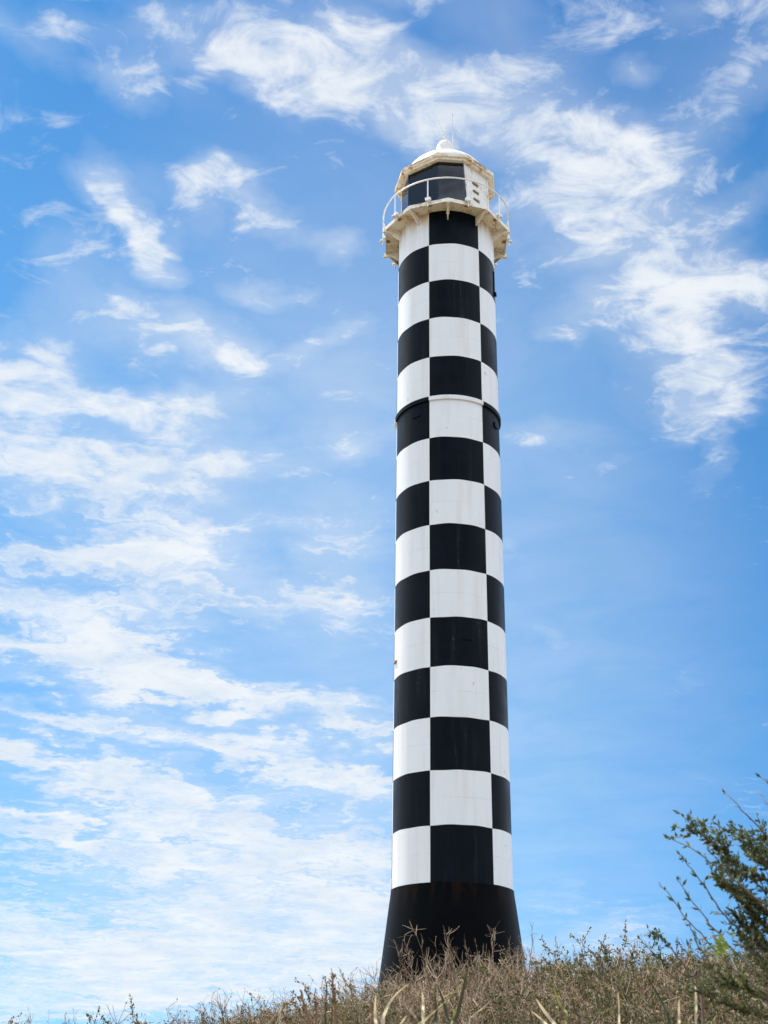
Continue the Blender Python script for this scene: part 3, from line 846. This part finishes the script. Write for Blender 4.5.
# ------------------------------------------------------------------ sky, sun
SUN_EL, SUN_AZ = R_(64), R_(-43)      # azimuth from +Y, negative = left of the view
w = bpy.data.worlds.new('World'); sc.world = w; w.use_nodes = True
nt = w.node_tree; nt.nodes.clear()
sky = N(nt, 'ShaderNodeTexSky'); sky.sky_type = 'NISHITA'; sky.sun_disc = False
sky.sun_elevation = SUN_EL; sky.sun_rotation = SUN_AZ % (2 * PI)
sky.altitude = 0; sky.air_density = 1.0; sky.dust_density = .2; sky.ozone_density = 5.0
dirv = N(nt, 'ShaderNodeTexCoord').outputs['Generated']
sp3 = N(nt, 'ShaderNodeSeparateXYZ'); L(nt, dirv, sp3.inputs[0])
dx, dy, dz = sp3.outputs
az = math_(nt, 'MULTIPLY', math_(nt, 'ARCTAN2', dx, dy), 180 / PI)
el = math_(nt, 'MULTIPLY', math_(nt, 'ARCSINE', dz), 180 / PI)
ae = N(nt, 'ShaderNodeCombineXYZ'); L(nt, az, ae.inputs[0]); L(nt, el, ae.inputs[1])
# the lowest degrees of sky are as blue as the rest on this clear day
lift = N(nt, 'ShaderNodeVectorMath', operation='ADD'); L(nt, dirv, lift.inputs[0]); lift.inputs[1].default_value = (0, 0, .16)
nrm = N(nt, 'ShaderNodeVectorMath', operation='NORMALIZE'); L(nt, lift.outputs[0], nrm.inputs[0]); L(nt, nrm.outputs[0], sky.inputs[0])
deep = N(nt, 'ShaderNodeMix', data_type='RGBA', blend_type='MULTIPLY'); deep.inputs[0].default_value = 1
zen = math_(nt, 'MAXIMUM', maprange(nt, el, 26, 52), math_(nt, 'MULTIPLY', maprange(nt, az, 4, 20), .55))
L(nt, sky.outputs[0], deep.inputs[6]); L(nt, mix(nt, zen, (.355, .675, .715), (.165, .455, .615)), deep.inputs[7])
# cloud deck: the direction meets a level sheet overhead
zz = math_(nt, 'ADD', math_(nt, 'MAXIMUM', dz, 0.0), .10)
cl = N(nt, 'ShaderNodeCombineXYZ'); L(nt, math_(nt, 'DIVIDE', dx, zz), cl.inputs[0]); L(nt, math_(nt, 'DIVIDE', dy, zz), cl.inputs[1])
cloudv = cl.outputs[0]
# ragged edges: push the lookup about
wn = noise(nt, mapping(nt, cloudv, (1, 1, 1), (3.1, 7.7, 0)), 3.2, 5, .6)
wsub = N(nt, 'ShaderNodeVectorMath', operation='SUBTRACT'); L(nt, wn.outputs['Color'], wsub.inputs[0]); wsub.inputs[1].default_value = (.5, .5, .5)
wsc = N(nt, 'ShaderNodeVectorMath', operation='MULTIPLY'); L(nt, wsub.outputs[0], wsc.inputs[0]); wsc.inputs[1].default_value = (7, 4.5, 0)
wad = N(nt, 'ShaderNodeVectorMath', operation='ADD'); L(nt, ae.outputs[0], wad.inputs[0]); L(nt, wsc.outputs[0], wad.inputs[1])
wn2 = noise(nt, cloudv, 10, 4, .6)
wsub2 = N(nt, 'ShaderNodeVectorMath', operation='SUBTRACT'); L(nt, wn2.outputs['Color'], wsub2.inputs[0]); wsub2.inputs[1].default_value = (.5, .5, .5)
wad2 = N(nt, 'ShaderNodeVectorMath', operation='MULTIPLY_ADD'); L(nt, wsub2.outputs[0], wad2.inputs[0]); wad2.inputs[1].default_value = (4, 3, 0); L(nt, wad.outputs[0], wad2.inputs[2])
warped = wad2.outputs[0]
def to_ae(px, py):
    d = ray(px, py).normalized(); return math.degrees(math.atan2(d.x, d.y)), math.degrees(math.asin(d.z))
BLOBS = [  # cloud banks of this sky: centre, half length, half width (in twentieths of a degree), slope, thickness
 (235,78,70,24,-4,.75),(310,72,95,36,6,.7),(335,95,60,30,10,.4),(400,92,95,36,-18,.85),(480,122,95,40,-18,.75),(560,150,95,50,-25,.42),(450,100,60,26,0,.2),
 (640,190,105,65,-25,.36),(615,232,80,34,5,.5),(690,258,80,36,-5,.42),(735,275,55,26,10,.6),(700,405,50,32,10,.8),(690,370,80,75,30,.34),(640,290,90,50,-20,.3),
 (600,312,75,26,5,.5),(556,338,34,12,-8,.45),(765,297,24,20,0,.8),(540,207,50,22,10,.55),(745,205,55,20,15,.5),(720,330,60,40,0,.4),(580,190,70,60,0,.25),
 (670,270,170,120,-40,.14),
 (30,38,60,16,-15,.38),(122,82,38,26,-10,.75),(65,20,70,20,0,.3),(185,22,90,26,8,.42),(165,60,55,32,-35,.32),(300,25,120,30,5,.4),
 (500,40,75,34,-25,.38),(600,38,26,12,15,.45),(632,76,20,14,0,.55),(690,130,80,32,20,.42),(740,60,75,42,20,.38),(690,8,60,20,0,.38),(425,8,36,14,0,.5),(570,80,60,40,20,.25),(660,60,60,40,30,.22),
 (132,232,78,22,-38,.8),(170,264,34,24,-15,.85),(95,205,40,20,-20,.8),(205,205,30,34,50,.55),(262,208,58,17,-10,.65),(225,188,45,18,10,.6),(150,200,50,24,-10,.25),
 (335,240,28,21,10,.75),(268,291,38,13,0,.6),(150,335,70,25,-8,.75),(226,352,56,30,-12,.92),(15,382,62,42,-10,.95),(62,340,50,70,-10,.42),(60,285,40,45,0,.28),(130,295,40,20,-30,.25),
 (310,345,40,16,25,.45),(345,322,24,12,0,.3),(130,412,85,28,0,.6),(212,416,75,25,6,.7),(345,400,60,60,30,.34),(358,447,36,22,0,.35),
 (60,466,150,32,-4,.9),(160,470,90,28,0,.65),(245,474,85,30,0,.5),(50,500,120,24,0,.35),(60,556,150,25,4,.95),(205,530,110,22,8,.65),(178,572,75,26,8,.7),(335,535,60,44,20,.48),
 (70,612,150,18,-5,.85),(225,602,95,22,8,.6),(320,590,80,40,8,.4),(40,656,150,20,-6,.9),(230,690,200,19,-13,1.15),(120,660,90,20,-12,.6),(90,722,170,14,-8,.75),(330,640,80,50,0,.35),
 (250,745,190,18,-14,.75),(80,762,190,18,-10,.85),(150,802,240,18,-12,.8),(110,845,220,13,-9,.7),(230,840,220,26,-8,.6),(330,790,110,60,-10,.45),(190,880,260,26,-5,.65),
 (150,930,320,34,-3,.75),(120,985,360,44,0,.85),(330,920,130,70,0,.55),(330,860,90,50,0,.4),
 (650,910,55,14,6,.45),(570,900,55,14,0,.4),(600,938,90,16,0,.5),(560,970,140,20,0,.5),(706,455,24,14,25,.4),(520,550,26,14,0,.4),(695,480,40,14,15,.3),(545,638,24,12,0,.35),(690,680,50,18,10,.25),(690,780,50,10,-5,.25),(540,440,60,16,-8,.3),(600,470,60,14,10,.22),
]
acc = None
for px, py, hl, hw, slope, k in BLOBS:
    ca, ce = to_ae(px, py)
    # a degree is about 21 pixels at the middle of the picture; azimuth shrinks with height
    sc_x = 1.22 * hl / 21.4 / max(.3, math.cos(R_(ce)))
    vv = mapping(nt, warped, (sc_x, 1.35 * hw / 21.4, 1), (ca, ce, 0), (0, 0, R_(slope)), 'TEXTURE')
    gr = N(nt, 'ShaderNodeTexGradient', gradient_type='SPHERICAL'); L(nt, vv, gr.inputs[0])
    acc = math_(nt, 'MULTIPLY_ADD', gr.outputs['Fac'], k * 1.5, acc if acc is not None else 0.0)
# elsewhere in the sky: broken cloud, thickened out of view to light the tower
off = math_(nt, 'MAXIMUM', maprange(nt, math_(nt, 'ABSOLUTE', az), 21, 34), maprange(nt, el, 49, 58))
gen = maprange(nt, noise(nt, cloudv, 1.1, 3, .5).outputs[0], .30, .62, 0, 1.3)
clear = math_(nt, 'MULTIPLY', maprange(nt, az, 3, 6), math_(nt, 'MULTIPLY', maprange(nt, el, 30, 27), maprange(nt, el, 6, 9)))
acc = math_(nt, 'SUBTRACT', acc, math_(nt, 'MULTIPLY', clear, .22))
acc = math_(nt, 'MAXIMUM', acc, -.3)
acc = math_(nt, 'ADD', acc, math_(nt, 'MULTIPLY', off, gen))
n1 = noise(nt, mapping(nt, cloudv, (1.0, 1.25, 1), (0, 0, 0), (0, 0, R_(20))), 4.2, 9, .62, .35).outputs[0]
n2a = noise(nt, mapping(nt, warped, (.12, .80, 1), (2, 5, 0), (0, 0, R_(9))), 1.0, 6, .62, .4).outputs[0]
n2b = noise(nt, mapping(nt, warped, (.50, 2.0, 1), (7, 1, 0), (0, 0, R_(12))), 1.0, 5, .6, .3).outputs[0]
n2 = math_(nt, 'ADD', math_(nt, 'MULTIPLY', n2a, .58), math_(nt, 'MULTIPLY', n2b, .46))
n3 = noise(nt, mapping(nt, cloudv, (1.0, 1.3, 1), (4, 1, 0), (0, 0, R_(25))), 13.0, 7, .62, .6).outputs[0]
low = maprange(nt, el, 36, 20)
n13 = math_(nt, 'ADD', math_(nt, 'MULTIPLY', n1, .44), math_(nt, 'MULTIPLY', n3, .68))
nn = math_(nt, 'ADD', math_(nt, 'MULTIPLY', n13, math_(nt, 'SUBTRACT', 1.0, math_(nt, 'MULTIPLY', low, .8))), math_(nt, 'MULTIPLY', n2, math_(nt, 'MULTIPLY', low, .8)))
accl = math_(nt, 'MULTIPLY', math_(nt, 'MINIMUM', acc, 1.15), math_(nt, 'MULTIPLY_ADD', low, .06, .60))
dens = math_(nt, 'ADD', accl, math_(nt, 'MULTIPLY', math_(nt, 'SUBTRACT', nn, math_(nt, 'MULTIPLY_ADD', low, -.07, .552)), math_(nt, 'SUBTRACT', 3.5, math_(nt, 'MULTIPLY', low, .75))))
va, ve = to_ae(360, 660)
vv = mapping(nt, ae.outputs[0], (25, 38, 1), (va, ve, 0), (0, 0, 0), 'TEXTURE')
gr = N(nt, 'ShaderNodeTexGradient', gradient_type='SPHERICAL'); L(nt, vv, gr.inputs[0])
thin = math_(nt, 'MULTIPLY', math_(nt, 'MULTIPLY', maprange(nt, gr.outputs['Fac'], 0, .7), .23), maprange(nt, n1, .2, .7, .8, 1.1))
veil = math_(nt, 'ADD', thin, math_(nt, 'MULTIPLY', math_(nt, 'MAXIMUM', math_(nt, 'MINIMUM', acc, 1.2), 0.0), .30))
cov = math_(nt, 'MAXIMUM', math_(nt, 'MULTIPLY', maprange(nt, dens, .0, 1.08), .93), veil)
shade = maprange(nt, n1, .35, .7)
STR = .10
ccol = mix(nt, shade, (3.25, 3.5, 3.75), (3.8, 3.9, 3.97))
# unseen cloud outside the frame, made brighter to fill the tower's near side
ccol = mix(nt, off, ccol, (8.0, 8.6, 9.4))
skyc = mix(nt, cov, deep.outputs[2], ccol)
bg = N(nt, 'ShaderNodeBackground'); L(nt, skyc, bg.inputs[0]); bg.inputs[1].default_value = STR
o = N(nt, 'ShaderNodeOutputWorld'); L(nt, bg.outputs[0], o.inputs[0])

sun = bpy.data.lights.new('sun', 'SUN'); sun.energy = 3.4; sun.angle = R_(.53); sun.color = (1, .95, .87)
so = bpy.data.objects.new('sun', sun); C.objects.link(so)
sv = Vector((math.sin(SUN_AZ) * math.cos(SUN_EL), math.cos(SUN_AZ) * math.cos(SUN_EL), math.sin(SUN_EL)))
so.rotation_euler = sv.to_track_quat('Z', 'Y').to_euler(); so.location = (0, 0, 60)

sc.view_settings.view_transform = 'Standard'; sc.view_settings.look = 'None'
sc.view_settings.exposure = 1.32; sc.view_settings.gamma = 1.0; sc.view_settings.use_curve_mapping = False
sc.cycles.max_bounces = 6; sc.cycles.transparent_max_bounces = 12
sc.render.film_transparent = False
